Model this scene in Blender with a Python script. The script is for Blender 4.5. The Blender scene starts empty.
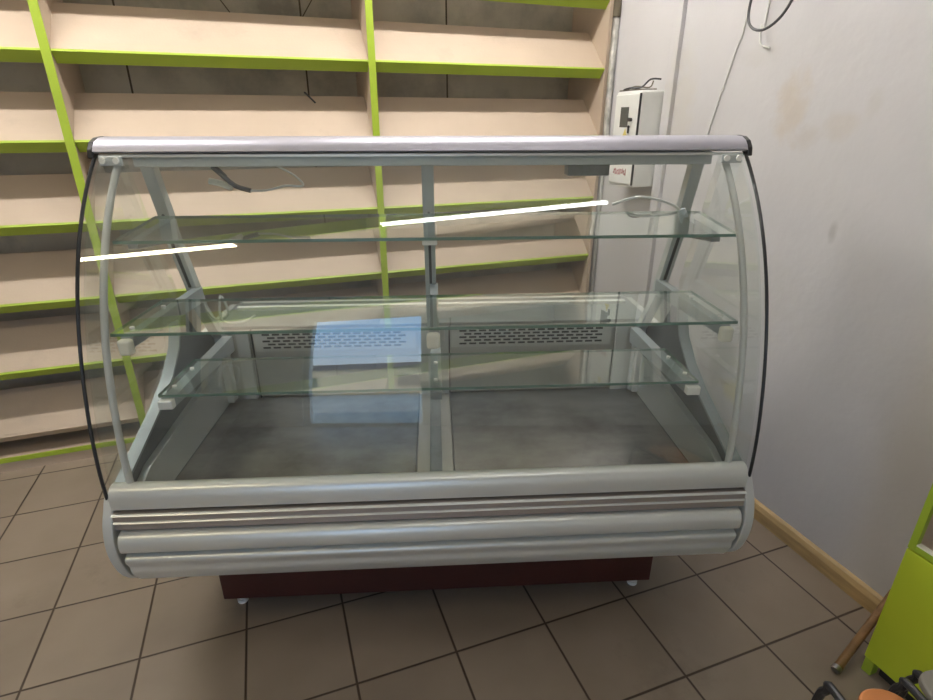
import bpy, bmesh, math, random
from mathutils import Vector, Matrix
random.seed(7)
S = bpy.context.scene
col = S.collection
PI = math.pi

# ------------------------------------------------------------------ materials
def nt(m):
    m.use_nodes = True
    return m.node_tree.nodes, m.node_tree.links, m.node_tree.nodes['Principled BSDF']

def mat(name, c, rough=.5, metal=0., var=.06, scale=8., bump=0., bscale=60., spec=None, stretch=(1, 1, 1), dirt=None):
    m = bpy.data.materials.new(name); N, L, p = nt(m)
    p.inputs['Roughness'].default_value = rough; p.inputs['Metallic'].default_value = metal
    if spec is not None: p.inputs['Specular IOR Level'].default_value = spec
    tc = N.new('ShaderNodeTexCoord'); mp = N.new('ShaderNodeMapping'); mp.inputs['Scale'].default_value = stretch
    L.new(tc.outputs['Object'], mp.inputs['Vector'])
    n = N.new('ShaderNodeTexNoise'); n.inputs['Scale'].default_value = scale; n.inputs['Detail'].default_value = 6
    L.new(mp.outputs['Vector'], n.inputs['Vector'])
    r = N.new('ShaderNodeValToRGB'); e = r.color_ramp.elements
    e[0].position = .3; e[1].position = .7
    e[0].color = [max(0, v * (1 - var)) for v in c] + [1]; e[1].color = [min(1, v * (1 + var)) for v in c] + [1]
    L.new(n.outputs['Fac'], r.inputs['Fac'])
    out = r.outputs['Color']
    if dirt:
        n2 = N.new('ShaderNodeTexNoise'); n2.inputs['Scale'].default_value = dirt[1]; n2.inputs['Detail'].default_value = 8; n2.inputs['Roughness'].default_value = .65
        L.new(tc.outputs['Object'], n2.inputs['Vector'])
        rr = N.new('ShaderNodeValToRGB'); rr.color_ramp.elements[0].position = dirt[2]; rr.color_ramp.elements[1].position = dirt[3]
        L.new(n2.outputs['Fac'], rr.inputs['Fac'])
        mx = N.new('ShaderNodeMix'); mx.data_type = 'RGBA'
        L.new(rr.outputs['Color'], mx.inputs['Factor']); L.new(out, mx.inputs['A']); mx.inputs['B'].default_value = list(dirt[0]) + [1]
        out = mx.outputs['Result']
    L.new(out, p.inputs['Base Color'])
    if bump:
        nb = N.new('ShaderNodeTexNoise'); nb.inputs['Scale'].default_value = bscale
        L.new(mp.outputs['Vector'], nb.inputs['Vector'])
        b = N.new('ShaderNodeBump'); b.inputs['Strength'].default_value = bump; b.inputs['Distance'].default_value = .01
        L.new(nb.outputs['Fac'], b.inputs['Height']); L.new(b.outputs['Normal'], p.inputs['Normal'])
    return m

def glass_mat(name, tint, gain=1.7, haze=0.0):
    m = bpy.data.materials.new(name); m.use_nodes = True; N = m.node_tree.nodes; L = m.node_tree.links
    N.clear(); o = N.new('ShaderNodeOutputMaterial')
    t = N.new('ShaderNodeBsdfTransparent'); t.inputs['Color'].default_value = list(tint) + [1]
    g = N.new('ShaderNodeBsdfGlossy'); g.inputs['Roughness'].default_value = 0.012; g.inputs['Color'].default_value = (.95, 1, .98, 1)
    f = N.new('ShaderNodeFresnel'); f.inputs['IOR'].default_value = 1.5
    ge = N.new('ShaderNodeNewGeometry')
    s = N.new('ShaderNodeMath'); s.operation = 'SUBTRACT'; s.inputs[0].default_value = 1; L.new(ge.outputs['Backfacing'], s.inputs[1])
    k = N.new('ShaderNodeMath'); k.operation = 'MULTIPLY'; L.new(f.outputs['Fac'], k.inputs[0]); k.inputs[1].default_value = gain
    k2 = N.new('ShaderNodeMath'); k2.operation = 'MULTIPLY'; k2.use_clamp = True; L.new(k.outputs[0], k2.inputs[0]); L.new(s.outputs[0], k2.inputs[1])
    mx = N.new('ShaderNodeMixShader'); L.new(k2.outputs[0], mx.inputs[0]); L.new(t.outputs[0], mx.inputs[1]); L.new(g.outputs[0], mx.inputs[2])
    # faint smudges and dust
    d = N.new('ShaderNodeBsdfDiffuse'); d.inputs['Color'].default_value = (.8, .82, .8, 1)
    tc = N.new('ShaderNodeTexCoord'); n = N.new('ShaderNodeTexNoise'); n.inputs['Scale'].default_value = 5; n.inputs['Detail'].default_value = 9
    L.new(tc.outputs['Object'], n.inputs['Vector'])
    rp = N.new('ShaderNodeMapRange'); rp.inputs['From Min'].default_value = .4; rp.inputs['From Max'].default_value = .75
    rp.inputs['To Min'].default_value = haze * .4; rp.inputs['To Max'].default_value = haze * 1.8; L.new(n.outputs['Fac'], rp.inputs['Value'])
    mh = N.new('ShaderNodeMixShader'); L.new(rp.outputs[0], mh.inputs[0]); L.new(mx.outputs[0], mh.inputs[1]); L.new(d.outputs[0], mh.inputs[2])
    L.new(mh.outputs[0], o.inputs['Surface'])
    return m

def emit(name, c, s):
    m = bpy.data.materials.new(name); N, L, p = nt(m)
    p.inputs['Base Color'].default_value = (.9, .9, .9, 1)
    p.inputs['Emission Color'].default_value = list(c) + [1]; p.inputs['Emission Strength'].default_value = s
    return m

M = {}
M['silver'] = mat('brushed_silver_aluminium', (.68, .70, .67), .36, .45, .02, 3)
M['brownalu'] = mat('bronze_tinted_aluminium', (.40, .36, .33), .38, .5, .02, 3)
M['cap'] = mat('light_grey_plastic', (.56, .57, .54), .4, .1, .03)
M['topal'] = mat('lavender_grey_aluminium', (.43, .42, .475), .42, .45, .05, 5, .03, 150, stretch=(.3, 6, 6))
M['frame'] = mat('grey_painted_steel', (.50, .54, .53), .42, .3, .05, 6)
M['framedark'] = mat('dark_grey_gasket', (.10, .115, .13), .5, .1, .1, 8)
M['edgegrey'] = mat('blue_grey_painted_edge', (.27, .31, .32), .42, .2, .05, 6)
M['slate'] = mat('slate_grey_liner', (.22, .25, .26), .45, .4, .08, 5, dirt=((.09, .09, .085), 6, .5, .8))
M['linerlight'] = mat('grey_liner_sheet', (.40, .43, .42), .4, .6, .06, 4)
M['steel'] = mat('worn_stainless_sheet', (.40, .40, .40), .3, 1., .12, 6, .06, 90, stretch=(1, 3, 1), dirt=((.17, .165, .155), 3.5, .42, .75))
M['steelback'] = mat('dull_stainless_cover', (.50, .50, .47), .38, .8, .08, 5)
M['slot'] = mat('black_slot', (.012, .012, .014), .7)
M['black'] = mat('black_plastic', (.018, .018, .02), .35)
M['white'] = mat('white_plastic', (.80, .80, .76), .4)
M['cream'] = mat('cream_plastic', (.80, .78, .66), .4)
M['bluewhite'] = mat('pale_blue_plastic', (.62, .70, .76), .4)
M['maroon'] = mat('dark_maroon_panel', (.060, .014, .010), .5, 0, .12, 6, .1, 60)
M['glass'] = glass_mat('curved_clear_glass', (.985, .992, .988), 2.5, .010)
M['sideglass'] = glass_mat('side_clear_glass', (.965, .985, .975), 1.6, .012)
M['shelfglass'] = glass_mat('shelf_clear_glass', (.93, .97, .955), 1.8, .03)
M['glassedge'] = mat('green_glass_edge', (.10, .20, .16), .15, 0, .1, 20)
M['beige'] = mat('beige_laminate', (.49, .39, .295), .6, 0, .05, 4, .05, 120, stretch=(1, 1, 1), dirt=((.40, .32, .25), 5, .58, .85))
M['lime'] = mat('lime_green_edging', (.34, .46, .035), .45, 0, .05, 6, dirt=((.26, .34, .04), 9, .6, .85))
M['limecab'] = mat('lime_green_laminate', (.52, .62, .035), .5, 0, .04, 4)
M['backwall'] = mat('grey_green_wall', (.58, .55, .46), .7, 0, .12, 3, .1, 30, dirt=((.30, .29, .25), 2.2, .45, .7))
M['skirt'] = mat('varnished_wood_skirting', (.46, .32, .15), .5, 0, .2, 6, .1, 60, stretch=(8, 1, 8))
M['woodlath'] = mat('worn_brown_wood', (.22, .12, .045), .6, 0, .25, 6, .15, 60, stretch=(2, 2, 8))
M['orange'] = mat('orange_brown_wood', (.42, .16, .05), .5, 0, .15, 8)
M['greyseat'] = mat('grey_seat_board', (.20, .185, .155), .6, 0, .1, 8)
M['ceiling'] = mat('white_ceiling_paint', (.75, .74, .71), .8, 0, .03, 2)
M['plainwall'] = mat('off_white_wall_paint', (.62, .60, .56), .8, 0, .04, 2)
M['foil'] = mat('silvery_foil_wrap', (.55, .54, .50), .35, .6, .3, 25, .8, 45)
M['rust'] = mat('dark_brown_iron', (.10, .08, .05), .6)
M['red'] = mat('red_print', (.35, .04, .05), .6)
M['yellow'] = mat('yellow_sticker', (.75, .62, .18), .6)
M['darkglass'] = mat('dark_window_glass', (.09, .095, .085), .15)
M['tube'] = emit('lit_fluorescent_diffuser', (1, .965, .93), 22)
M['tubebright'] = emit('lit_boosted_fluorescent_diffuser', (1, .965, .93), 118)  # same batten type, strength boosted to deepen the shadow bands on the shelves
M['tubewarm'] = emit('lit_warm_fluorescent_diffuser', (1, .86, .60), 56)
M['cable'] = mat('dark_grey_cable', (.06, .06, .065), .5)
M['asphalt'] = mat('pale_street_paving', (.42, .38, .32), .9)
M['tan'] = mat('tan_house_render', (.72, .56, .36), .9)

# right wall: whitish paint with stains of their own
def wallmat():
    m = mat('white_stained_wall_paint', (.59, .575, .58), .55, 0, .03, 3, .15, 25)
    N = m.node_tree.nodes; L = m.node_tree.links; p = N['Principled BSDF']
    base = p.inputs['Base Color'].links[0].from_socket
    tc = N.new('ShaderNodeTexCoord')
    def blob(cur, cy, cz, ry, rz, colr, amt):
        sep = N.new('ShaderNodeVectorMath'); sep.operation = 'SUBTRACT'; L.new(tc.outputs['Object'], sep.inputs[0]); sep.inputs[1].default_value = (0, cy, cz)
        sc = N.new('ShaderNodeVectorMath'); sc.operation = 'MULTIPLY'; L.new(sep.outputs[0], sc.inputs[0]); sc.inputs[1].default_value = (0, 1 / ry, 1 / rz)
        ln = N.new('ShaderNodeVectorMath'); ln.operation = 'LENGTH'; L.new(sc.outputs[0], ln.inputs[0])
        nz = N.new('ShaderNodeTexNoise'); nz.inputs['Scale'].default_value = 14; nz.inputs['Detail'].default_value = 7; L.new(tc.outputs['Object'], nz.inputs['Vector'])
        ad = N.new('ShaderNodeMath'); ad.operation = 'MULTIPLY_ADD'; L.new(nz.outputs['Fac'], ad.inputs[0]); ad.inputs[1].default_value = 1.5; L.new(ln.outputs['Value'], ad.inputs[2])
        mr = N.new('ShaderNodeMapRange'); L.new(ad.outputs[0], mr.inputs['Value']); mr.inputs['From Min'].default_value = 1.75; mr.inputs['From Max'].default_value = 1.1
        mr.inputs['To Min'].default_value = 0; mr.inputs['To Max'].default_value = amt
        mx = N.new('ShaderNodeMix'); mx.data_type = 'RGBA'; L.new(mr.outputs[0], mx.inputs['Factor']); L.new(cur, mx.inputs['A']); mx.inputs['B'].default_value = list(colr) + [1]
        return mx.outputs['Result']
    o = base
    for a in ((.42, 1.53, .08, .13, (.55, .47, .38), .55), (.34, 1.44, .06, .05, (.50, .45, .40), .4), (.22, 1.47, .07, .06, (.55, .50, .45), .45),
              (.13, 1.53, .03, .06, (.52, .50, .47), .4), (.62, 1.70, .10, .04, (.55, .53, .5), .35),
              (.80, .95, .22, .16, (.46, .45, .42), .45), (.45, .85, .3, .25, (.58, .56, .53), .4), (.50, .55, .10, .14, (.38, .37, .34), .5), (.42, .45, .08, .06, (.60, .55, .30), .6),
              (.16, 1.15, .02, .04, (.35, .34, .33), .5), (1.0, 1.55, .12, .3, (.58, .54, .46), .4)):
        o = blob(o, *a)
    L.new(o, p.inputs['Base Color'])
    return m
M['wall'] = wallmat()

def tilemat():
    m = bpy.data.materials.new('brown_beige_floor_tiles'); N, L, p = nt(m)
    tc = N.new('ShaderNodeTexCoord'); sep = N.new('ShaderNodeSeparateXYZ'); L.new(tc.outputs['Object'], sep.inputs[0])
    T = .3; g = .0022
    def line(sock):
        d = N.new('ShaderNodeMath'); d.operation = 'DIVIDE'; L.new(sock, d.inputs[0]); d.inputs[1].default_value = T
        r = N.new('ShaderNodeMath'); r.operation = 'ROUND'; L.new(d.outputs[0], r.inputs[0])
        s = N.new('ShaderNodeMath'); s.operation = 'SUBTRACT'; L.new(d.outputs[0], s.inputs[0]); L.new(r.outputs[0], s.inputs[1])
        a = N.new('ShaderNodeMath'); a.operation = 'ABSOLUTE'; L.new(s.outputs[0], a.inputs[0])
        fl = N.new('ShaderNodeMath'); fl.operation = 'FLOOR'; L.new(d.outputs[0], fl.inputs[0])
        return a.outputs[0], fl.outputs[0]
    ax, fx = line(sep.outputs[0]); ay, fy = line(sep.outputs[1])
    mn = N.new('ShaderNodeMath'); mn.operation = 'MINIMUM'; L.new(ax, mn.inputs[0]); L.new(ay, mn.inputs[1])
    mr = N.new('ShaderNodeMapRange'); L.new(mn.outputs[0], mr.inputs['Value']); mr.inputs['From Min'].default_value = g / T; mr.inputs['From Max'].default_value = (g + .0022) / T
    cb = N.new('ShaderNodeCombineXYZ'); L.new(fx, cb.inputs[0]); L.new(fy, cb.inputs[1])
    wn = N.new('ShaderNodeTexWhiteNoise'); L.new(cb.outputs[0], wn.inputs['Vector'])
    n = N.new('ShaderNodeTexNoise'); n.inputs['Scale'].default_value = 3.; n.inputs['Detail'].default_value = 8; L.new(tc.outputs['Object'], n.inputs['Vector'])
    r = N.new('ShaderNodeValToRGB'); e = r.color_ramp.elements; e[0].position = .3; e[1].position = .72
    e[0].color = (.225, .178, .135, 1); e[1].color = (.30, .24, .185, 1)
    ad = N.new('ShaderNodeMath'); ad.operation = 'MULTIPLY_ADD'; L.new(wn.outputs['Value'], ad.inputs[0]); ad.inputs[1].default_value = .18
    L.new(n.outputs['Fac'], ad.inputs[2]); L.new(ad.outputs[0], r.inputs['Fac'])
    # dried smears
    n2 = N.new('ShaderNodeTexNoise'); n2.inputs['Scale'].default_value = 2.3; n2.inputs['Detail'].default_value = 10; n2.inputs['Roughness'].default_value = .7
    mp = N.new('ShaderNodeMapping'); mp.inputs['Location'].default_value = (3.1, 1.7, 0); L.new(tc.outputs['Object'], mp.inputs['Vector']); L.new(mp.outputs[0], n2.inputs['Vector'])
    r2 = N.new('ShaderNodeMapRange'); r2.inputs['From Min'].default_value = .60; r2.inputs['From Max'].default_value = .72; r2.inputs['To Max'].default_value = .4; L.new(n2.outputs['Fac'], r2.inputs['Value'])
    m1 = N.new('ShaderNodeMix'); m1.data_type = 'RGBA'; L.new(r2.outputs[0], m1.inputs['Factor']); L.new(r.outputs['Color'], m1.inputs['A']); m1.inputs['B'].default_value = (.13, .105, .08, 1)
    mx = N.new('ShaderNodeMix'); mx.data_type = 'RGBA'; L.new(mr.outputs[0], mx.inputs['Factor']); mx.inputs['A'].default_value = (.055, .035, .022, 1); L.new(m1.outputs['Result'], mx.inputs['B'])
    L.new(mx.outputs['Result'], p.inputs['Base Color'])
    p.inputs['Roughness'].default_value = .42
    b = N.new('ShaderNodeBump'); b.inputs['Strength'].default_value = .5; b.inputs['Distance'].default_value = .002
    L.new(mr.outputs[0], b.inputs['Height']); L.new(b.outputs['Normal'], p.inputs['Normal'])
    return m
M['tile'] = tilemat()

# ------------------------------------------------------------------ mesh helpers
def newbm(): return bmesh.new()
def box(bm, x0, x1, y0, y1, z0, z1, mi=0):
    v = [bm.verts.new((x, y, z)) for x in (x0, x1) for y in (y0, y1) for z in (z0, z1)]
    for f in ((0, 1, 3, 2), (4, 6, 7, 5), (0, 4, 5, 1), (2, 3, 7, 6), (0, 2, 6, 4), (1, 5, 7, 3)):
        fc = bm.faces.new([v[i] for i in f]); fc.material_index = mi
    return v
def prism(bm, pts, x0, x1, mi=0, capmi=None, axis='x'):
    """closed outline pts (a,b) swept along an axis; axis x: (y,z), y: (x,z), z: (x,y)"""
    def P(a, b, t):
        return {'x': (t, a, b), 'y': (a, t, b), 'z': (a, b, t)}[axis]
    A = [bm.verts.new(P(a, b, x0)) for a, b in pts]; B = [bm.verts.new(P(a, b, x1)) for a, b in pts]
    n = len(pts)
    for i in range(n):
        f = bm.faces.new((A[i], A[(i + 1) % n], B[(i + 1) % n], B[i])); f.material_index = mi
    for c in (A, B[::-1]):
        f = bm.faces.new(c); f.material_index = mi if capmi is None else capmi
def sheet(bm, pts, t, x0, x1, mi=0, edgemi=None):
    """open profile (y,z) given thickness t, swept in x"""
    P = [Vector(p) for p in pts]; off = []
    for i in range(len(P)):
        d = (P[min(i + 1, len(P) - 1)] - P[max(i - 1, 0)]).normalized(); off.append(P[i] + Vector((-d.y, d.x)) * t)
    e = mi if edgemi is None else edgemi
    n = len(P); V = [[bm.verts.new((x, q[0], q[1])) for q in L] for x in (x0, x1) for L in (P, off)]
    a, b, c, d = V
    for i in range(n - 1):
        for q, k in (((a[i], a[i + 1], c[i + 1], c[i]), mi), ((b[i], d[i], d[i + 1], b[i + 1]), mi), ((a[i], b[i], b[i + 1], a[i + 1]), e), ((c[i], c[i + 1], d[i + 1], d[i]), e)):
            f = bm.faces.new(q); f.material_index = k; f.smooth = (k == mi)
    for i in (0, n - 1):
        f = bm.faces.new((a[i], c[i], d[i], b[i])); f.material_index = e
def tube(bm, pts, r, seg=10, mi=0, smooth_pts=0):
    P = [Vector(p) for p in pts]
    if smooth_pts:
        Q = []
        for i in range(len(P) - 1):
            p0, p1, p2, p3 = P[max(i - 1, 0)], P[i], P[i + 1], P[min(i + 2, len(P) - 1)]
            for k in range(smooth_pts):
                t = k / smooth_pts
                Q.append(.5 * ((2 * p1) + (p2 - p0) * t + (2 * p0 - 5 * p1 + 4 * p2 - p3) * t * t + (3 * p1 - p0 - 3 * p2 + p3) * t ** 3))
        P = Q + [P[-1]]
    up = None; rings = []
    for i, p in enumerate(P):
        d = (P[min(i + 1, len(P) - 1)] - P[max(i - 1, 0)]).normalized()
        if up is None: up = d.orthogonal().normalized()
        up = (up - d * up.dot(d)).normalized(); s = d.cross(up)
        rings.append([bm.verts.new(p + (up * math.cos(a) + s * math.sin(a)) * r) for a in [2 * PI * k / seg for k in range(seg)]])
    for a, b in zip(rings, rings[1:]):
        for k in range(seg):
            f = bm.faces.new((a[k], a[(k + 1) % seg], b[(k + 1) % seg], b[k])); f.smooth = True; f.material_index = mi
    for rg in (rings[0][::-1], rings[-1]):
        f = bm.faces.new(rg); f.material_index = mi
def cyl(bm, c, r, h, axis='z', seg=20, mi=0, r2=None):
    d = {'x': Vector((1, 0, 0)), 'y': Vector((0, 1, 0)), 'z': Vector((0, 0, 1))}[axis]
    c = Vector(c); u = d.orthogonal().normalized(); w = d.cross(u); r2 = r if r2 is None else r2
    A = [bm.verts.new(c + (u * math.cos(a) + w * math.sin(a)) * r) for a in [2 * PI * k / seg for k in range(seg)]]
    B = [bm.verts.new(c + d * h + (u * math.cos(a) + w * math.sin(a)) * r2) for a in [2 * PI * k / seg for k in range(seg)]]
    for k in range(seg):
        f = bm.faces.new((A[k], A[(k + 1) % seg], B[(k + 1) % seg], B[k])); f.smooth = True; f.material_index = mi
    for q in (A[::-1], B):
        f = bm.faces.new(q); f.material_index = mi
def obj(name, bm, mats, parent=None, bevel=0, seg=2, label=None):
    bmesh.ops.recalc_face_normals(bm, faces=bm.faces)
    for e in bm.edges:
        if len(e.link_faces) == 2 and e.calc_face_angle(0) > .6: e.smooth = False
    me = bpy.data.meshes.new(name); bm.to_mesh(me); bm.free()
    for m in (mats if isinstance(mats, (list, tuple)) else [mats]): me.materials.append(m if not isinstance(m, str) else M[m])
    o = bpy.data.objects.new(name, me); col.objects.link(o)
    if parent: o.parent = parent
    if bevel:
        b = o.modifiers.new('bevel', 'BEVEL'); b.width = bevel; b.segments = seg; b.limit_method = 'ANGLE'; b.angle_limit = .6
    if label: o['label'] = label
    return o
def boxobj(name, dims, m, parent=None, bevel=0, label=None):
    bm = newbm(); box(bm, *dims); return obj(name, bm, m, parent, bevel, label=label)
def thing(name, label, cat, loc=(0, 0, 0), rz=0, group=None):
    o = bpy.data.objects.new(name, None); col.objects.link(o); o.location = loc; o.rotation_euler = (0, 0, rz)
    o['label'] = label; o['category'] = cat
    if group: o['group'] = group
    return o
def tag(o, label, cat, group=None):
    o['label'] = label; o['category'] = cat
    if group: o['group'] = group
    return o
def struct(o): o['kind'] = 'structure'; return o

# ------------------------------------------------------------------ room shell
XL, YR, YB, ZC = -4.2, -3.3, 1.95, 2.78
struct(boxobj('floor', (XL - .1, 1.6, YR - .1, YB + .1, -.1, 0), 'tile'))
struct(boxobj('ceiling', (XL - .1, 1.6, YR - .1, YB + .1, ZC, ZC + .1), 'ceiling'))
wa = math.atan(.021)
w = struct(boxobj('wall_right', (0, .12, YR - .1, YB + .1, 0, ZC), 'wall')); w.location = (1.348, 0, 0); w.rotation_euler = (0, 0, -wa)
def wx(y): return 1.348 + .021 * y
bm = newbm(); box(bm, XL, 1.5, YB, YB + .1, 0, ZC)
struct(obj('wall_back', bm, 'backwall'))
bm = newbm()
for g in (-3.2, -2.45, -1.7, -.87, -.1, .62): box(bm, g, g + .008, YB - .003, YB, 1.2, ZC)
for k, (x0, x1) in enumerate(((-.52, -.38), (.02, -.12))):
    prism(bm, [(x0, 2.1), (x0 + .006, 2.1), (x1 + .006, 1.90), (x1, 1.90)], YB - .003, YB, axis='y')
struct(obj('trim_1', bm, 'rust'))
struct(boxobj('wall_left', (XL - .1, XL, YR - .1, YB + .1, 0, ZC), 'plainwall'))
# rear wall, behind the camera, with a glazed shop doorway
DX0, DX1, DZ = -2.35, -1.12, 2.56
bm = newbm(); box(bm, XL, DX0, YR - .12, YR, 0, ZC); box(bm, DX1, 1.5, YR - .12, YR, 0, ZC); box(bm, DX0, DX1, YR - .12, YR, DZ, ZC)
struct(obj('wall_rear', bm, 'plainwall'))
bm = newbm(); box(bm, DX0, DX0 + .06, YR - .09, YR - .03, 0, DZ); box(bm, DX1 - .06, DX1, YR - .09, YR - .03, 0, DZ)
box(bm, DX0, DX1, YR - .09, YR - .03, DZ - .06, DZ); box(bm, DX0, DX1, YR - .09, YR - .03, 0, .08)
struct(obj('door_1', bm, 'cap'))
# skirting on the right wall
bm = newbm(); prism(bm, [(0, 0), (-.022, 0), (-.022, .045), (-.014, .062), (-.004, .068), (0, .068)], -3.2, 1.56, axis='y')
o = struct(obj('baseboard_right', bm, 'skirt')); o.location = (1.348, 0, 0); o.rotation_euler = (0, 0, -wa)
# trunking on the right wall
o = struct(boxobj('trim_2', (-.022, 0, 1.035, 1.09, .07, ZC), 'wall', bevel=.003)); o.location = (1.348, 0, 0); o.rotation_euler = (0, 0, -wa)

# outside the doorway
boxobj('trim_3', (-14, 10, -24, YR - .13, -.2, -.02), 'asphalt')['kind'] = 'structure'
bh = thing('house', 'long low tan house across the street, seen only mirrored in the glass', 'house', (-8.5, -20, -.02))
boxobj('wall', (-5.4, 6.0, -2.5, 0, 0, 3.0), 'tan', bh)
bm = newbm(); prism(bm, [(-2.7, 3.0), (.2, 3.0), (-1.25, 3.8)], -5.6, 6.2); obj('roof', bm, 'maroon', bh)
bm = newbm(); box(bm, -4.2, -2.9, -.02, .03, 1.0, 2.2); obj('window', bm, 'darkglass', bh)
bm = newbm(); box(bm, .8, 2.1, -.02, .03, 1.0, 2.2); obj('window', bm, 'darkglass', bh)

# ------------------------------------------------------------------ ceiling lights
def batten(x0, x1, y, label, dm='tube'):
    t = thing('ceiling_light', label, 'ceiling light', ((x0 + x1) / 2, y, ZC), 0, 'ceiling battens')
    h = (x1 - x0) / 2
    boxobj('housing', (-h - .02, h + .02, -.04, .04, -.035, 0), 'white', t, .004)
    bm = newbm(); prism(bm, [(-.03, -.035), (-.03, -.05), (-.02, -.068), (0, -.075), (.02, -.068), (.03, -.05), (.03, -.035)], -h, h)
    obj('diffuser', bm, dm, t)
batten(-.53, .72, -.64, 'lit batten mirrored as the bright streak on the upper middle of the curved glass')
batten(-2.75, -1.50, -.76, 'lit batten mirrored as the bright streak at the left edge of the curved glass', 'tubewarm')
batten(-1.95, -.70, .97, 'lit batten on the ceiling over the left shelves', 'tubebright')
batten(-.2, 1.05, .97, 'lit batten on the ceiling over the right shelves', 'tubebright')

# ------------------------------------------------------------------ wall shelf unit (lime edged, tilted boards)
su = thing('wall_shelf_unit', 'tall empty beige shelf unit with lime green edges covering the back wall', 'shelf unit', (0, 1.57, 0))
POST = [(-2.27, -1.0), (-1.06, 0), (.155, 0)]
px = [-3.49, -2.275, -1.06, .155]
ROWS = [2.035, 1.728, 1.410, 1.095, .775, .475, .175]
for x in px:
    d = boxobj('divider', (x - .014, x + .014, 0.001, .36, 0, 2.35), 'beige', su)
    boxobj('edge_strip', (x - .0155, x + .0155, -.004, .001, 0, 2.35), 'lime', d, label='lime green front edge')
boxobj('side_panel', (1.343, 1.362, -.004, .36, 0, 2.35), 'beige', su)
r2 = math.sqrt(.5)
xs = px + [1.357]
for zi, z in enumerate(ROWS):
    for a, b in zip(xs, xs[1:]):
        x0 = a + .014; x1 = b - .014
        L_ = .262 if z > .2 else .235
        # 45 degree board: u along the board (back and up), v perpendicular (back and down)
        def q(u, v): return (u * r2 + v * r2, z + u * r2 - v * r2)
        bm = newbm(); prism(bm, [q(.0125, 0), q(L_, 0), q(L_, .016), q(.0125, .016)], x0, x1)
        s = obj('shelf_board', bm, 'beige', su)
        if b > 1.3: x1 = 1.357
        bm = newbm(); prism(bm, [q(0, -.001), q(.012, -.001), q(.012, .055), q(0, .055)], a + .0155 , x1)
        obj('edge_strip', bm, 'lime' if z > .2 else 'beige', s, .0015, label='lime green front edge' if z > .2 else None)
for a, b in zip(xs, xs[1:]):
    boxobj('plinth', (a + .014, b - .014, .004, .02, 0, .055), 'beige', su)
    e_ = boxobj('base_shelf', (a + .014, b - .014, .002, .36, .055, .072), 'beige', su)
    boxobj('edge_strip', (a + .0155, b - .014, -.004, .002, .05, .073), 'lime', e_, label='lime green front edge')

# foil-wrapped pipe in the corner and its dark top clamp
p = thing('wrapped_pipe', 'thin vertical pipe in silvery crumpled wrap at right end of the shelf unit', 'pipe', (1.362, 1.535, 0))
bm = newbm(); tube(bm, [(0 + random.uniform(-.002, .002), random.uniform(-.002, .002), z) for z in [1.35 + .06 * k for k in range(11)]], .0155, 12); obj('wrap', bm, 'foil', p)
bm = newbm(); tube(bm, [(0, 0, 0), (0, 0, ZC)], .008, 10); obj('pipe', bm, 'cap', p)
bm = newbm(); tube(bm, [(0, 0, 1.955), (0, 0, 2.04)], .019, 12); obj('clamp', bm, 'rust', p)

# ------------------------------------------------------------------ electrical box on the right wall
eb = thing('electrical_box', 'white metal meter box on the right wall beside the shelf unit', 'electrical box', (1.237, 1.10, 1.20))
boxobj('body', (.008, .134, 0, .19, 0, .41), 'white', eb, .006)
dr = boxobj('door', (0, .006, .006, .184, .012, .398), 'white', eb, .003)
boxobj('seam', (-.0005, .008, .0005, .005, .01, .40), 'black', eb)
boxobj('window', (-.0015, .0, .075, .135, .26, .345), 'darkglass', dr)
bm = newbm(); cyl(bm, (-.018, .050, .292), .008, .018, 'x'); box(bm, -.022, -.016, .028, .056, .287, .297); cyl(bm, (-.006, .062, .262), .006, .006, 'x'); box(bm, -.006, -.002, .056, .066, .235, .262)
obj('lock', bm, 'black', dr)
bm = newbm(); prism(bm, [(.068, .215), (.108, .215), (.088, .255)], -.0012, .0, axis='x'); obj('warning_sticker', bm, 'yellow', dr)
bm = newbm()
for k in range(9):
    y0 = .05 + k * .0115
    h = random.uniform(.018, .034); zc = .066 + random.uniform(-.004, .004)
    box(bm, -.0012, 0, y0, y0 + .0035, zc - h / 2, zc + h / 2)
    box(bm, -.0012, 0, y0, y0 + .009, zc + (.004 if k % 2 else -.01), zc + (.009 if k % 2 else -.005))
obj('red_lettering', bm, 'red', dr)
bw = thing('cable', 'short black and brown wires lying on top of the white meter box', 'cable', (1.25, 1.12, 1.612))
bm = newbm(); tube(bm, [(-.005, .12, .006), (.0, .08, .012), (.03, .04, .014), (.06, .02, .045), (.10, .0, .045)], .004, 8, smooth_pts=5); obj('black_wire', bm, 'black', bw)
bm = newbm(); tube(bm, [(0, .11, .004), (.02, .07, .018), (.05, .01, .012), (.075, .02, .038)], .003, 8, smooth_pts=5)
tube(bm, [(.0, .16, .003), (.03, .06, .006), (.09, .01, .006)], .0025, 8, smooth_pts=5); obj('brown_wire', bm, 'rust', bw)

# loose cable loop high on the right wall, thin wires down it
def wp(y, z, d): return (wx(y) - d, y, z)
def wq(y, z, d): return wp(y - .055, z + .008, d)
bm = newbm(); tube(bm, [wq(.70, 2.05, .05), wq(.675, 1.95, .06), wq(.668, 1.88, .07), wq(.665, 1.82, .075), wq(.645, 1.782, .08), wq(.61, 1.762, .08), wq(.565, 1.762, .08), wq(.52, 1.79, .075), wq(.49, 1.84, .07), wq(.475, 1.92, .06), wq(.47, 2.05, .05)], .0045, 8, smooth_pts=6)
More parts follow.
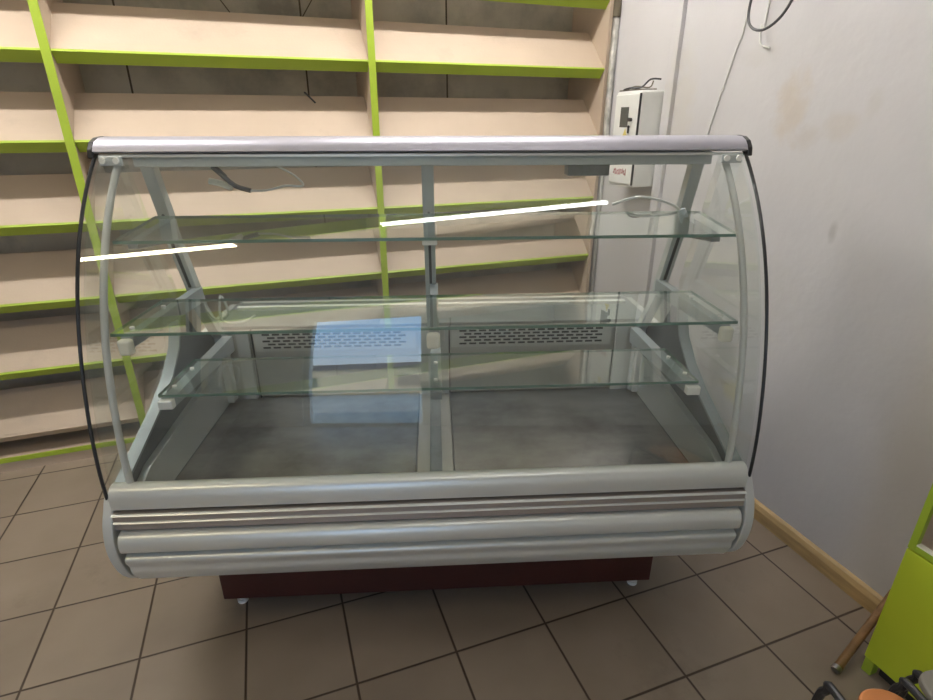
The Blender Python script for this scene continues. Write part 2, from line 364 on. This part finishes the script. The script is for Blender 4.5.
# the loop stays clear of the wall, its ends clipped to it higher up
tube(bm, [wq(.70, 2.05, .05), wq(.71, 2.09, .012), wq(.71, 2.12, .0)], .0045, 8); tube(bm, [wq(.47, 2.05, .05), wq(.47, 2.09, .012), wq(.47, 2.12, .0)], .0045, 8)
tag(obj('cable', bm, 'cable'), 'dark cable hanging in a loop high on the right wall', 'cable')
bm = newbm(); tube(bm, [wp(.69, 2.7, .004), wp(.688, 1.9, .004), wp(.72, 1.72, .004), wp(.765, 1.56, .004), wp(.80, 1.42, .004), wp(.82, 1.28, .004)], .0028, 6, smooth_pts=5)
tag(obj('wire', bm, 'white'), 'thin pale wire running down the right wall behind the case', 'wire')
bm = newbm(); tube(bm, [wp(.62, 2.7, .004), wp(.60, 1.86, .004), wp(.615, 1.80, .004), wp(.605, 1.74, .004), wp(.56, 1.72, .004)], .0025, 6, smooth_pts=5)
tag(obj('wire', bm, 'white'), 'thin pale wire on the right wall behind the dark cable loop', 'wire')

# ------------------------------------------------------------------ green cabinet at the right
gc = thing('green_cabinet', 'lime green cabinet with open upper bay against the right wall', 'cabinet', (1.10, -.449, 0))
D = .235
boxobj('front_panel', (0, .016, -.8, 0, .05, .448), 'limecab', gc, .002)
boxobj('side_panel', (.016, D, -.016, 0, .05, 1.3), 'beige', gc)
bm = newbm(); box(bm, 0, .016, -.018, 0, .452, 1.3); obj('stile', bm, 'lime', gc, .0015)
bm = newbm(); box(bm, 0, .016, -.8, -.018, .452, .470); obj('rail', bm, 'lime', gc, .0015)
boxobj('shelf', (.016, D, -.8, -.016, .452, .470), 'beige', gc)
boxobj('sill', (.0, .016, -.8, -.018, .470, .474), 'cream', gc, label='pale edging of the sill')
boxobj('shelf', (.016, D, -.8, -.016, .86, .876), 'beige', gc)
boxobj('back_panel', (D - .008, D, -.8, -.016, .05, 1.3), 'beige', gc)
boxobj('top_board', (0, D, -.8, 0, 1.3, 1.316), 'lime', gc)
bm = newbm(); box(bm, .0, .03, -.03, -.004, 0, .05); obj('foot', bm, 'lime', gc, .002)
boxobj('plinth', (.03, .05, -.8, -.035, 0, .05), 'black', gc)
bm = newbm(); cyl(bm, (1.19, -.535, .4705), .030, .06, 'z', 24, r2=.034); cyl(bm, (1.19, -.535, .5305), .036, .010, 'z', 24)
tag(obj('container', bm, 'black', None, .003), 'small dark round container inside the open bay of the green cabinet', 'container')

bm = newbm(); tube(bm, [(1.022, -.436, .016), (1.12, -.412, .055), (1.312, -.365, .135)], .0115, 12)
lw = tag(obj('wooden_stick', bm, ['woodlath']), 'brown wooden stick lying slanted between floor and wall beside the green cabinet', 'stick')
bm = newbm(); tube(bm, [(1.010, -.439, .014), (1.024, -.4355, .0185)], .012, 12); obj('metal_tip', bm, 'steel', lw, label='worn metal tip')

# stools at the lower right corner
def stool(label, cx, cy, hx, hy, H, seatm, frames, rnd, sz):
    t = thing('stool', label, 'stool', (cx, cy, 0), -.295)
    cx_ = 0
    pts = []
    for k in range(40):
        a = 2 * PI * k / 40; e_ = 2 / rnd
        pts.append((hx * math.copysign(abs(math.cos(a)) ** e_, math.cos(a)), (hy + .016) * math.copysign(abs(math.sin(a)) ** e_, math.sin(a))))
    bm = newbm(); prism(bm, pts, H + sz - .02, H + sz, axis='z'); obj('seat', bm, seatm, t, .005, 3)
    for fx in frames:
        bm = newbm(); d = fx - cx_
        tube(bm, [(d, hy + .05, 0), (d, hy + .045, H - .09), (d, hy + .03, H - .02), (d, hy - .0, H), (d, -hy, H), (d, -hy - .03, H - .02), (d, -hy - .045, H - .09), (d, -hy - .05, 0)], .009, 10, smooth_pts=6)
        obj('leg_frame', bm, 'black', t)
    for yy in (-hy * .5, hy * .5):
        bm = newbm(); tube(bm, [(frames[0] - cx_, yy, H - .038), (frames[1] - cx_, yy, H - .038)], .008, 8); obj('cross_bar', bm, 'black', t)
stool('stool with an orange-brown rounded seat between black bent tubes at the bottom right', .638, -.821, .070, .14, .40, 'orange', (-.0825, .0825), 2.6, .003)
stool('flat grey stool seat on black bent tubes, rightmost at the bottom edge', .861, -.851, .115, .14, .37, 'greyseat', (-.07, .07), 6, .031)

# ------------------------------------------------------------------ refrigerated display case
CASE = thing('display_case', 'empty silver pastry display case with curved front glass and three glass shelves', 'display case', (.016922, .209654, 0), math.radians(-16.4773))
HW = .825
def prof(z):
    s = 0
    for c in (0.783468, -2.755750, 4.005925, -2.559300, 0.367657): s = s * z + c
    return s
zz = [.612 + (1.408 - .612) * k / 40 for k in range(41)]
bm = newbm(); sheet(bm, [(prof(z), z) for z in zz], -.006, -HW + .004, HW - .004, 0, 1)
obj('front_glass', bm, ['glass', 'glassedge'], CASE, label='large curved clear front pane')
# side panes
UPR = [(.205, 1.385), (.248, 1.235), (.252, 1.185), (.325, .995)]
for s in (-1, 1):
    out = [(prof(z) + .009, z) for z in zz] + [(.20, 1.40), (.25, 1.235), (.325, 1.0), (.30, .90), (.26, .83), (.17, .765), (.05, .715), (-.205, .612)]
    bm = newbm(); prism(bm, out, s * (HW - .018), s * (HW - .012), 0, 0)
    obj('side_glass', bm, 'sideglass', CASE)
    bm = newbm(); tube(bm, [(s * (HW - .0035), prof(z) - .001, z) for z in zz], .0042, 8); obj('edge_seal', bm, 'black', CASE)
    # curved glass prop rod
    ro = lambda z: prof(z) + .012 + .016 * max(0, (z - .65) / .75)
    bm = newbm(); tube(bm, [(s * (.763 + .012 * min(1, (z - .645) / .35)), ro(z), z) for z in [.645 + (1.385 - .645) * k / 30 for k in range(31)]], .0085, 12)
    obj('glass_rod', bm, 'cap', CASE)
    bm = newbm(); box(bm, s * .773 - .027, s * .773 + .027, .060, .068, 1.384, 1.406)
    b = obj('clamp_plate', bm, 'frame', CASE, .002)
    for dx in (-.016, .016):
        bm = newbm(); cyl(bm, (s * .773 + dx, .054, 1.396), .0075, .006, 'y', 16); obj('screw_cap', bm, 'white', b)
# top trim
bm = newbm(); sheet(bm, [(.090, 1.412), (.094, 1.421), (.104, 1.430), (.122, 1.437), (.15, 1.439), (.30, 1.428)], .010, -HW + .004, HW - .004); obj('top_trim', bm, 'topal', CASE)
boxobj('trim_lip', (-HW + .012, HW - .012, .088, .10, 1.402, 1.4085), 'silver', CASE)
for s in (-1, 1):
    bm = newbm(); prism(bm, [(.078, 1.400), (.083, 1.421), (.098, 1.438), (.12, 1.447), (.15, 1.450), (.30, 1.442), (.30, 1.425), (.12, 1.42), (.10, 1.40)], s * (HW - .004), s * (HW + .010))
    obj('top_end_cap', bm, 'black', CASE, .003)
bm = newbm(); box(bm, -.742, .742, .105, .135, 1.378, 1.41); obj('top_beam', bm, 'frame', CASE, .002)
bm = newbm(); box(bm, -.74, .74, .185, .245, 1.385, 1.42); obj('rear_beam', bm, 'frame', CASE, .002)
bm = newbm(); box(bm, .375, .49, .17, .22, 1.345, 1.383); obj('lamp_driver', bm, 'slate', CASE, .003)

# uprights with slotted inner channel
def upright(x, w):
    P = [(.20, 1.385), (.246, 1.235), (.252, 1.185), (.325, .995), (.345, .93), (.42, .82), (.455, .78), (.455, .53)]
    Q = [(a + .036, b - .004) for a, b in P]
    bm = newbm(); prism(bm, P + Q[::-1], x - w / 2, x + w / 2)
    u = obj('upright', bm, 'frame', CASE, .002)
    n = Vector((.325 - .252, .995 - 1.185)).normalized()
    bm = newbm(); prism(bm, [(.254 - .001, 1.17), (.318 - .001, 1.005), (.322, 1.005), (.258, 1.17)], x - .004, x + .004)
    obj('slot_strip', bm, 'black', u)
    for yy, z in ((.2415, 1.238), (.452, .60), (.452, .75)):
        bm = newbm(); cyl(bm, (x, yy, z), .004, .004, 'y', 10); obj('screw', bm, 'framedark', u)
upright(-.762, .034); upright(.755, .034); upright(-.010, .034)

# shelves and their arms
SH = [(1.213, -.015, .215, -.772, .785), (1.008, -.105, .17, -.78, .776), (.797, -.018, .225, -.752, .748)]
for z, y0, y1, x0, x1 in SH:
    rise = .024 if z > 1.1 else 0
    bm = newbm(); prism(bm, [(y0, z - .004), (y1, z - .004 + rise), (y1, z + .004 + rise), (y0, z + .004)], x0, x1)
    bmesh.ops.recalc_face_normals(bm, faces=bm.faces)
    for f in bm.faces: f.material_index = 0 if abs(f.normal.z) > .5 else 1
    obj('glass_shelf', bm, ['shelfglass', 'glassedge'], CASE)
for x in (-.745, .745):
    bm = newbm(); prism(bm, [(.25, 1.222), (.25, 1.165), (.02, 1.190), (.02, 1.208), (.24, 1.229)], x - .012, x + .012)
    obj('shelf_arm', bm, 'slate', CASE)
    bm = newbm(); prism(bm, [(.335, 1.002), (.335, .955), (-.10, .975), (-.105, 1.002)], x - .013, x + .013)
    a = obj('shelf_arm', bm, 'edgegrey', CASE)
    bm = newbm(); box(bm, x - .016, x + .016, -.125, -.100, .960, 1.000); obj('arm_cap', bm, 'cream', a, .008, 4, label='rounded cream end cap')
    for yy in (-.07, .10):
        bm = newbm(); cyl(bm, (x, yy, 1.0125), .006, .004); obj('shelf_pad', bm, 'white', a)
x = .0
bm = newbm(); prism(bm, [(.25, 1.207), (.25, 1.185), (.0, 1.200), (.0, 1.207)], x - .012, x + .012); a = obj('shelf_arm', bm, 'slate', CASE)
boxobj('arm_cap', (x - .026, x + .012, -.012, .0, 1.196, 1.207), 'white', a, .003)
bm = newbm(); prism(bm, [(.335, 1.002), (.335, .955), (-.10, .975), (-.105, 1.002)], x - .012, x + .012)
a = obj('shelf_arm', bm, 'edgegrey', CASE)
boxobj('arm_cap', (x - .020, x + .014, -.122, -.100, .958, 1.0), 'cream', a, .008, label='rounded cream end cap')
for x in (-.728, .728, .0):
    bm = newbm(); prism(bm, [(.45, .791), (.45, .735), (-.02, .765), (-.025, .791)], x - .016, x + .016)
    a = obj('shelf_arm', bm, 'edgegrey', CASE)
    if x: boxobj('arm_cap', (x - .019, x + .019, -.04, -.018, .766, .791), 'white', a, .003)
    for yy in (.03, .15):
        bm = newbm(); cyl(bm, (x, yy, .8015), .006, .004); obj('shelf_pad', bm, 'white', a)

def arc(pts, n=6):
    P = [Vector(p) for p in pts]; Q = []
    for i in range(len(P) - 1):
        p0, p1, p2, p3 = P[max(i - 1, 0)], P[i], P[i + 1], P[min(i + 2, len(P) - 1)]
        for k in range(n):
            t = k / n; Q.append(.5 * ((2 * p1) + (p2 - p0) * t + (2 * p0 - 5 * p1 + 4 * p2 - p3) * t * t + (3 * p1 - p0 - 3 * p2 + p3) * t ** 3))
    return [tuple(v) for v in Q] + [tuple(P[-1])]
# tank: end panels, liner, pans
EP = [(-.215, .612), (-.19, .628), (.05, .722), (.15, .775), (.225, .84), (.255, .90), (.275, .95), (.31, .95), (.32, .90), (.36, .84), (.44, .80), (.79, .80), (.79, .33), (.72, .30), (-.10, .30), (-.17, .33), (-.22, .40), (-.23, .5)]
for s in (-1, 1):
    bm = newbm(); prism(bm, EP, s * .788, s * .803); obj('end_panel', bm, 'framedark', CASE)
    bm = newbm(); sheet(bm, [(-.212, .618), (-.18, .634), (.05, .724), (.15, .777), (.225, .842), (.255, .90), (.275, .95)], .008, s * .786, s * .818)
    obj('panel_edge', bm, 'edgegrey', CASE)
    bm = newbm(); prism(bm, [(-.19, .522), (-.19, .60), (-.10, .635), (.489, .69), (.489, .522)], s * .765, s * .787); obj('side_liner', bm, 'linerlight', CASE, .002)
    cp = arc([(-.222, .622), (-.236, .600), (-.258, .56), (-.270, .51), (-.266, .455), (-.245, .395), (-.205, .345), (-.15, .312), (-.09, .296), (0, .292)], 5)
    bm = newbm(); prism(bm, cp + [(.79, .292), (.79, .80), (.46, .80), (.30, .78), (.05, .69), (-.19, .625)], s * .804, s * .829)
    obj('end_cap', bm, 'cap', CASE, .006, 3)

X0, X1 = -.803, .803
def rounded(pts): return pts
def smoothprism(name, pts, m, x0=X0 + .008, x1=X1 - .008):
    bm = newbm(); prism(bm, pts, x0, x1)
    for f in bm.faces: f.smooth = len(f.verts) == 4
    o = obj(name, bm, m, CASE); return o
smoothprism('front_rail', [(-.200, .600), (-.200, .646)] + arc([(-.200, .650), (-.208, .657), (-.222, .658), (-.234, .652), (-.242, .638), (-.2445, .620), (-.244, .600)], 4), 'silver', X0, X1)
bm = newbm(); prism(bm, [(-.20, .592), (-.249, .592), (-.250, .570), (-.252, .546), (-.247, .543), (-.20, .543)], X0, X1); ts = obj('trim_strip', bm, 'brownalu', CASE)
for z, w_ in ((.588, .0035), (.566, .0035)):  # two ridges; brighter silver paints in the strip's highlight lines
    bm = newbm(); prism(bm, [(-.248, z + w_), (-.2535, z + w_ * .6), (-.256, z), (-.2535, z - w_ * .6), (-.248, z - w_)], X0, X1); obj('ridge', bm, 'silver', ts, label='raised ridge, highlight painted in silver')
smoothprism('bumper', [(-.15, .538)] + arc([(-.244, .538), (-.262, .532), (-.271, .515), (-.269, .488), (-.250, .474)]) + [(-.15, .474)], 'silver')
smoothprism('bumper', [(-.10, .468)] + arc([(-.247, .468), (-.262, .462), (-.264, .450), (-.254, .428), (-.252, .405), (-.232, .368), (-.214, .352), (-.196, .340), (-.160, .320), (-.10, .302), (-.04, .296)]) + [(-.04, .35)], 'silver')
boxobj('inner_wall', (X0, X1, -.215, -.200, .47, .60), 'framedark', CASE)
boxobj('tank_floor', (X0 + .02, X1 - .02, -.195, .78, .47, .515), 'slate', CASE)
boxobj('body_box', (X0, X1, -.04, .78, .297, .47), 'slate', CASE)
for a, b in ((-.700, -.066), (.050, .700)):
    bm = newbm(); box(bm, a, b, -.190, .486, .522, .530); obj('deck_pan', bm, 'steel', CASE, .002)
boxobj('floor_sheet', (-.764, .764, -.195, .489, .515, .5205), 'steel', CASE)
bm = newbm(); box(bm, -.062, .046, -.190, .489, .5205, .531); obj('pan_divider', bm, 'steelback', CASE, .002)
bm = newbm(); box(bm, -.024, -.019, -.190, .455, .531, .545); box(bm, .008, .013, -.190, .455, .531, .545); box(bm, -.019, .008, -.190, .455, .531, .533); obj('divider_channel', bm, 'slate', CASE)
boxobj('latch_plate', (-.026, .014, .425, .433, .545, .585), 'frame', CASE, .002)
# evaporator cover
boxobj('evaporator_cover', (-.787, .787, .490, .51, .5205, .805), 'steelback', CASE)
boxobj('rear_box', (-.787, .787, .51, .785, .515, .800), 'slate', CASE)
boxobj('rear_ledge', (-.787, .787, .485, .79, .800, .812), 'slate', CASE, .002)
boxobj('door_track', (-.76, .76, .665, .69, .812, .824), 'white', CASE)  # track coloured white to paint in the bright reflection along the ledge
boxobj('door_track', (-.76, .76, .725, .745, .812, .824), 'cap', CASE)
for a, b in ((-.655, -.068), (.052, .655)):
    g = boxobj('cover_panel', (a, b, .482, .490, .535, .80), 'steelback', CASE, .001)
    gp = boxobj('vent_grille', (a + .004, b - .004, .478, .482, .716, .795), 'cap', CASE, .001)
    bm = newbm(); r = 0
    for k in range(5):
        z = .728 + k * .0125
        xx = a + .035 + (.018 if k % 2 else 0)
        while xx + .028 < b - .03:
            box(bm, xx, xx + .026, .4765, .4785, z, z + .0065); xx += .036
    obj('vent_slots', bm, 'slot', gp)
    bm = newbm(); box(bm, a - .004, a, .478, .49, .53, .80); obj('gap_line', bm, 'slot', g)
for s in (-1, 1):
    boxobj('cover_bracket', (s * .688 - .022, s * .688 + .022, .470, .478, .530, .80), 'cap', CASE, .001)
    boxobj('cover_bracket', (s * .756 - .014, s * .756 + .014, .440, .448, .531, .74), 'cap', CASE, .001)
boxobj('center_post', (-.062, .046, .470, .478, .531, .80), 'frame', CASE, .001)
boxobj('post_clip', (.020, .034, .462, .470, .75, .80), 'cap', CASE, .001)
# base
boxobj('base_panel', (-.711, .711, 0, .012, .038, .33), 'maroon', CASE, .001)
boxobj('base_box', (-.709, .709, .012, .70, .045, .30), 'maroon', CASE)
for x in (-.665, .665):
    for y in (.03, .64):
        bm = newbm(); cyl(bm, (x, y, 0), .017, .012, 'z', 18); cyl(bm, (x, y, .012), .010, .03, 'z', 14); obj('foot', bm, 'white', CASE)
# wiring that belongs to the case
def wire(pts, r, m, name='wire', parent=CASE, n=6):
    bm = newbm(); tube(bm, pts, r, 8, smooth_pts=n); return obj(name, bm, m, parent)
exec_pts = None
wire([(-.60, .235, 1.40), (-.595, .24, 1.375), (-.565, .235, 1.345)], .0025, 'cable')
c1 = wire([(-.60, .235, 1.37), (-.575, .235, 1.345), (-.545, .235, 1.318), (-.505, .235, 1.305)], .007, 'black', 'black_sleeve')
c2 = wire([(-.615, .236, 1.332), (-.585, .236, 1.325), (-.555, .236, 1.313)], .009, 'cream', 'connector')
wire([(-.51, .235, 1.305), (-.46, .236, 1.306), (-.41, .236, 1.318), (-.36, .236, 1.318), (-.38, .236, 1.345), (-.43, .236, 1.375), (-.44, .236, 1.40)], .003, 'white')
wire([(-.742, .33, 1.0), (-.742, .35, .93), (-.72, .36, .885), (-.68, .37, .90), (-.695, .37, .96), (-.70, .36, .88), (-.65, .40, .86), (-.61, .42, .875)], .004, 'white')
wire([(.55, .30, 1.25), (.62, .27, 1.275), (.70, .235, 1.26), (.735, .215, 1.235)], .004, 'white')
bm = newbm(); tube(bm, [(.728, .215, 1.245), (.742, .212, 1.215), (.748, .21, 1.205)], .013, 12); obj('plug', bm, 'bluewhite', CASE)

# small wire scrap on the second shelf
bm = newbm(); tube(bm, [(-.13, 1.765, 1.61), (-.12, 1.74, 1.598), (-.09, 1.72, 1.565)], .004, 8, smooth_pts=4)
tag(obj('wire_scrap', bm, 'cable'), 'short dark wire scrap hanging over the shelf board above the case', 'wire')

# ------------------------------------------------------------------ world, camera
W = bpy.data.worlds.new('sky'); S.world = W; W.use_nodes = True
N = W.node_tree.nodes; L = W.node_tree.links; bg = N['Background']
tc = N.new('ShaderNodeTexCoord'); sp = N.new('ShaderNodeSeparateXYZ'); L.new(tc.outputs['Generated'], sp.inputs[0])
rp = N.new('ShaderNodeValToRGB'); e = rp.color_ramp.elements
e[0].position = 0; e[0].color = (.75, .80, .86, 1); e[1].position = .36; e[1].color = (.24, .50, .92, 1)
L.new(sp.outputs[2], rp.inputs['Fac']); L.new(rp.outputs['Color'], bg.inputs['Color']); bg.inputs['Strength'].default_value = 5.2
sl = bpy.data.lights.new('sun', 'SUN'); sl.energy = 6; sl.angle = .01; sl.color = (1, .90, .74); so = bpy.data.objects.new('sun', sl); col.objects.link(so); so.rotation_euler = (math.radians(-38), math.radians(12), 0)

cam = bpy.data.cameras.new('camera'); co = bpy.data.objects.new('camera', cam); col.objects.link(co); S.camera = co
cam.sensor_fit = 'HORIZONTAL'; cam.sensor_width = 36; cam.lens = 544.4 / 933 * 36; cam.clip_start = .02
co.location = (-.366, -1.1121, 1.4808)
yaw, pit, rol = .3444, .3958, -.00087
f0 = Vector((math.sin(yaw) * math.cos(pit), math.cos(yaw) * math.cos(pit), -math.sin(pit)))
r0 = Vector((math.cos(yaw), -math.sin(yaw), 0)); u0 = r0.cross(f0)
rr = r0 * math.cos(rol) + u0 * math.sin(rol); uu = -r0 * math.sin(rol) + u0 * math.cos(rol)
mt = Matrix((rr, uu, -f0)).transposed(); co.rotation_euler = mt.to_euler()
S.view_settings.view_transform = 'Standard'; S.view_settings.look = 'None'; S.view_settings.gamma = 1
S.view_settings.use_curve_mapping = False; S.view_settings.exposure = -0.30
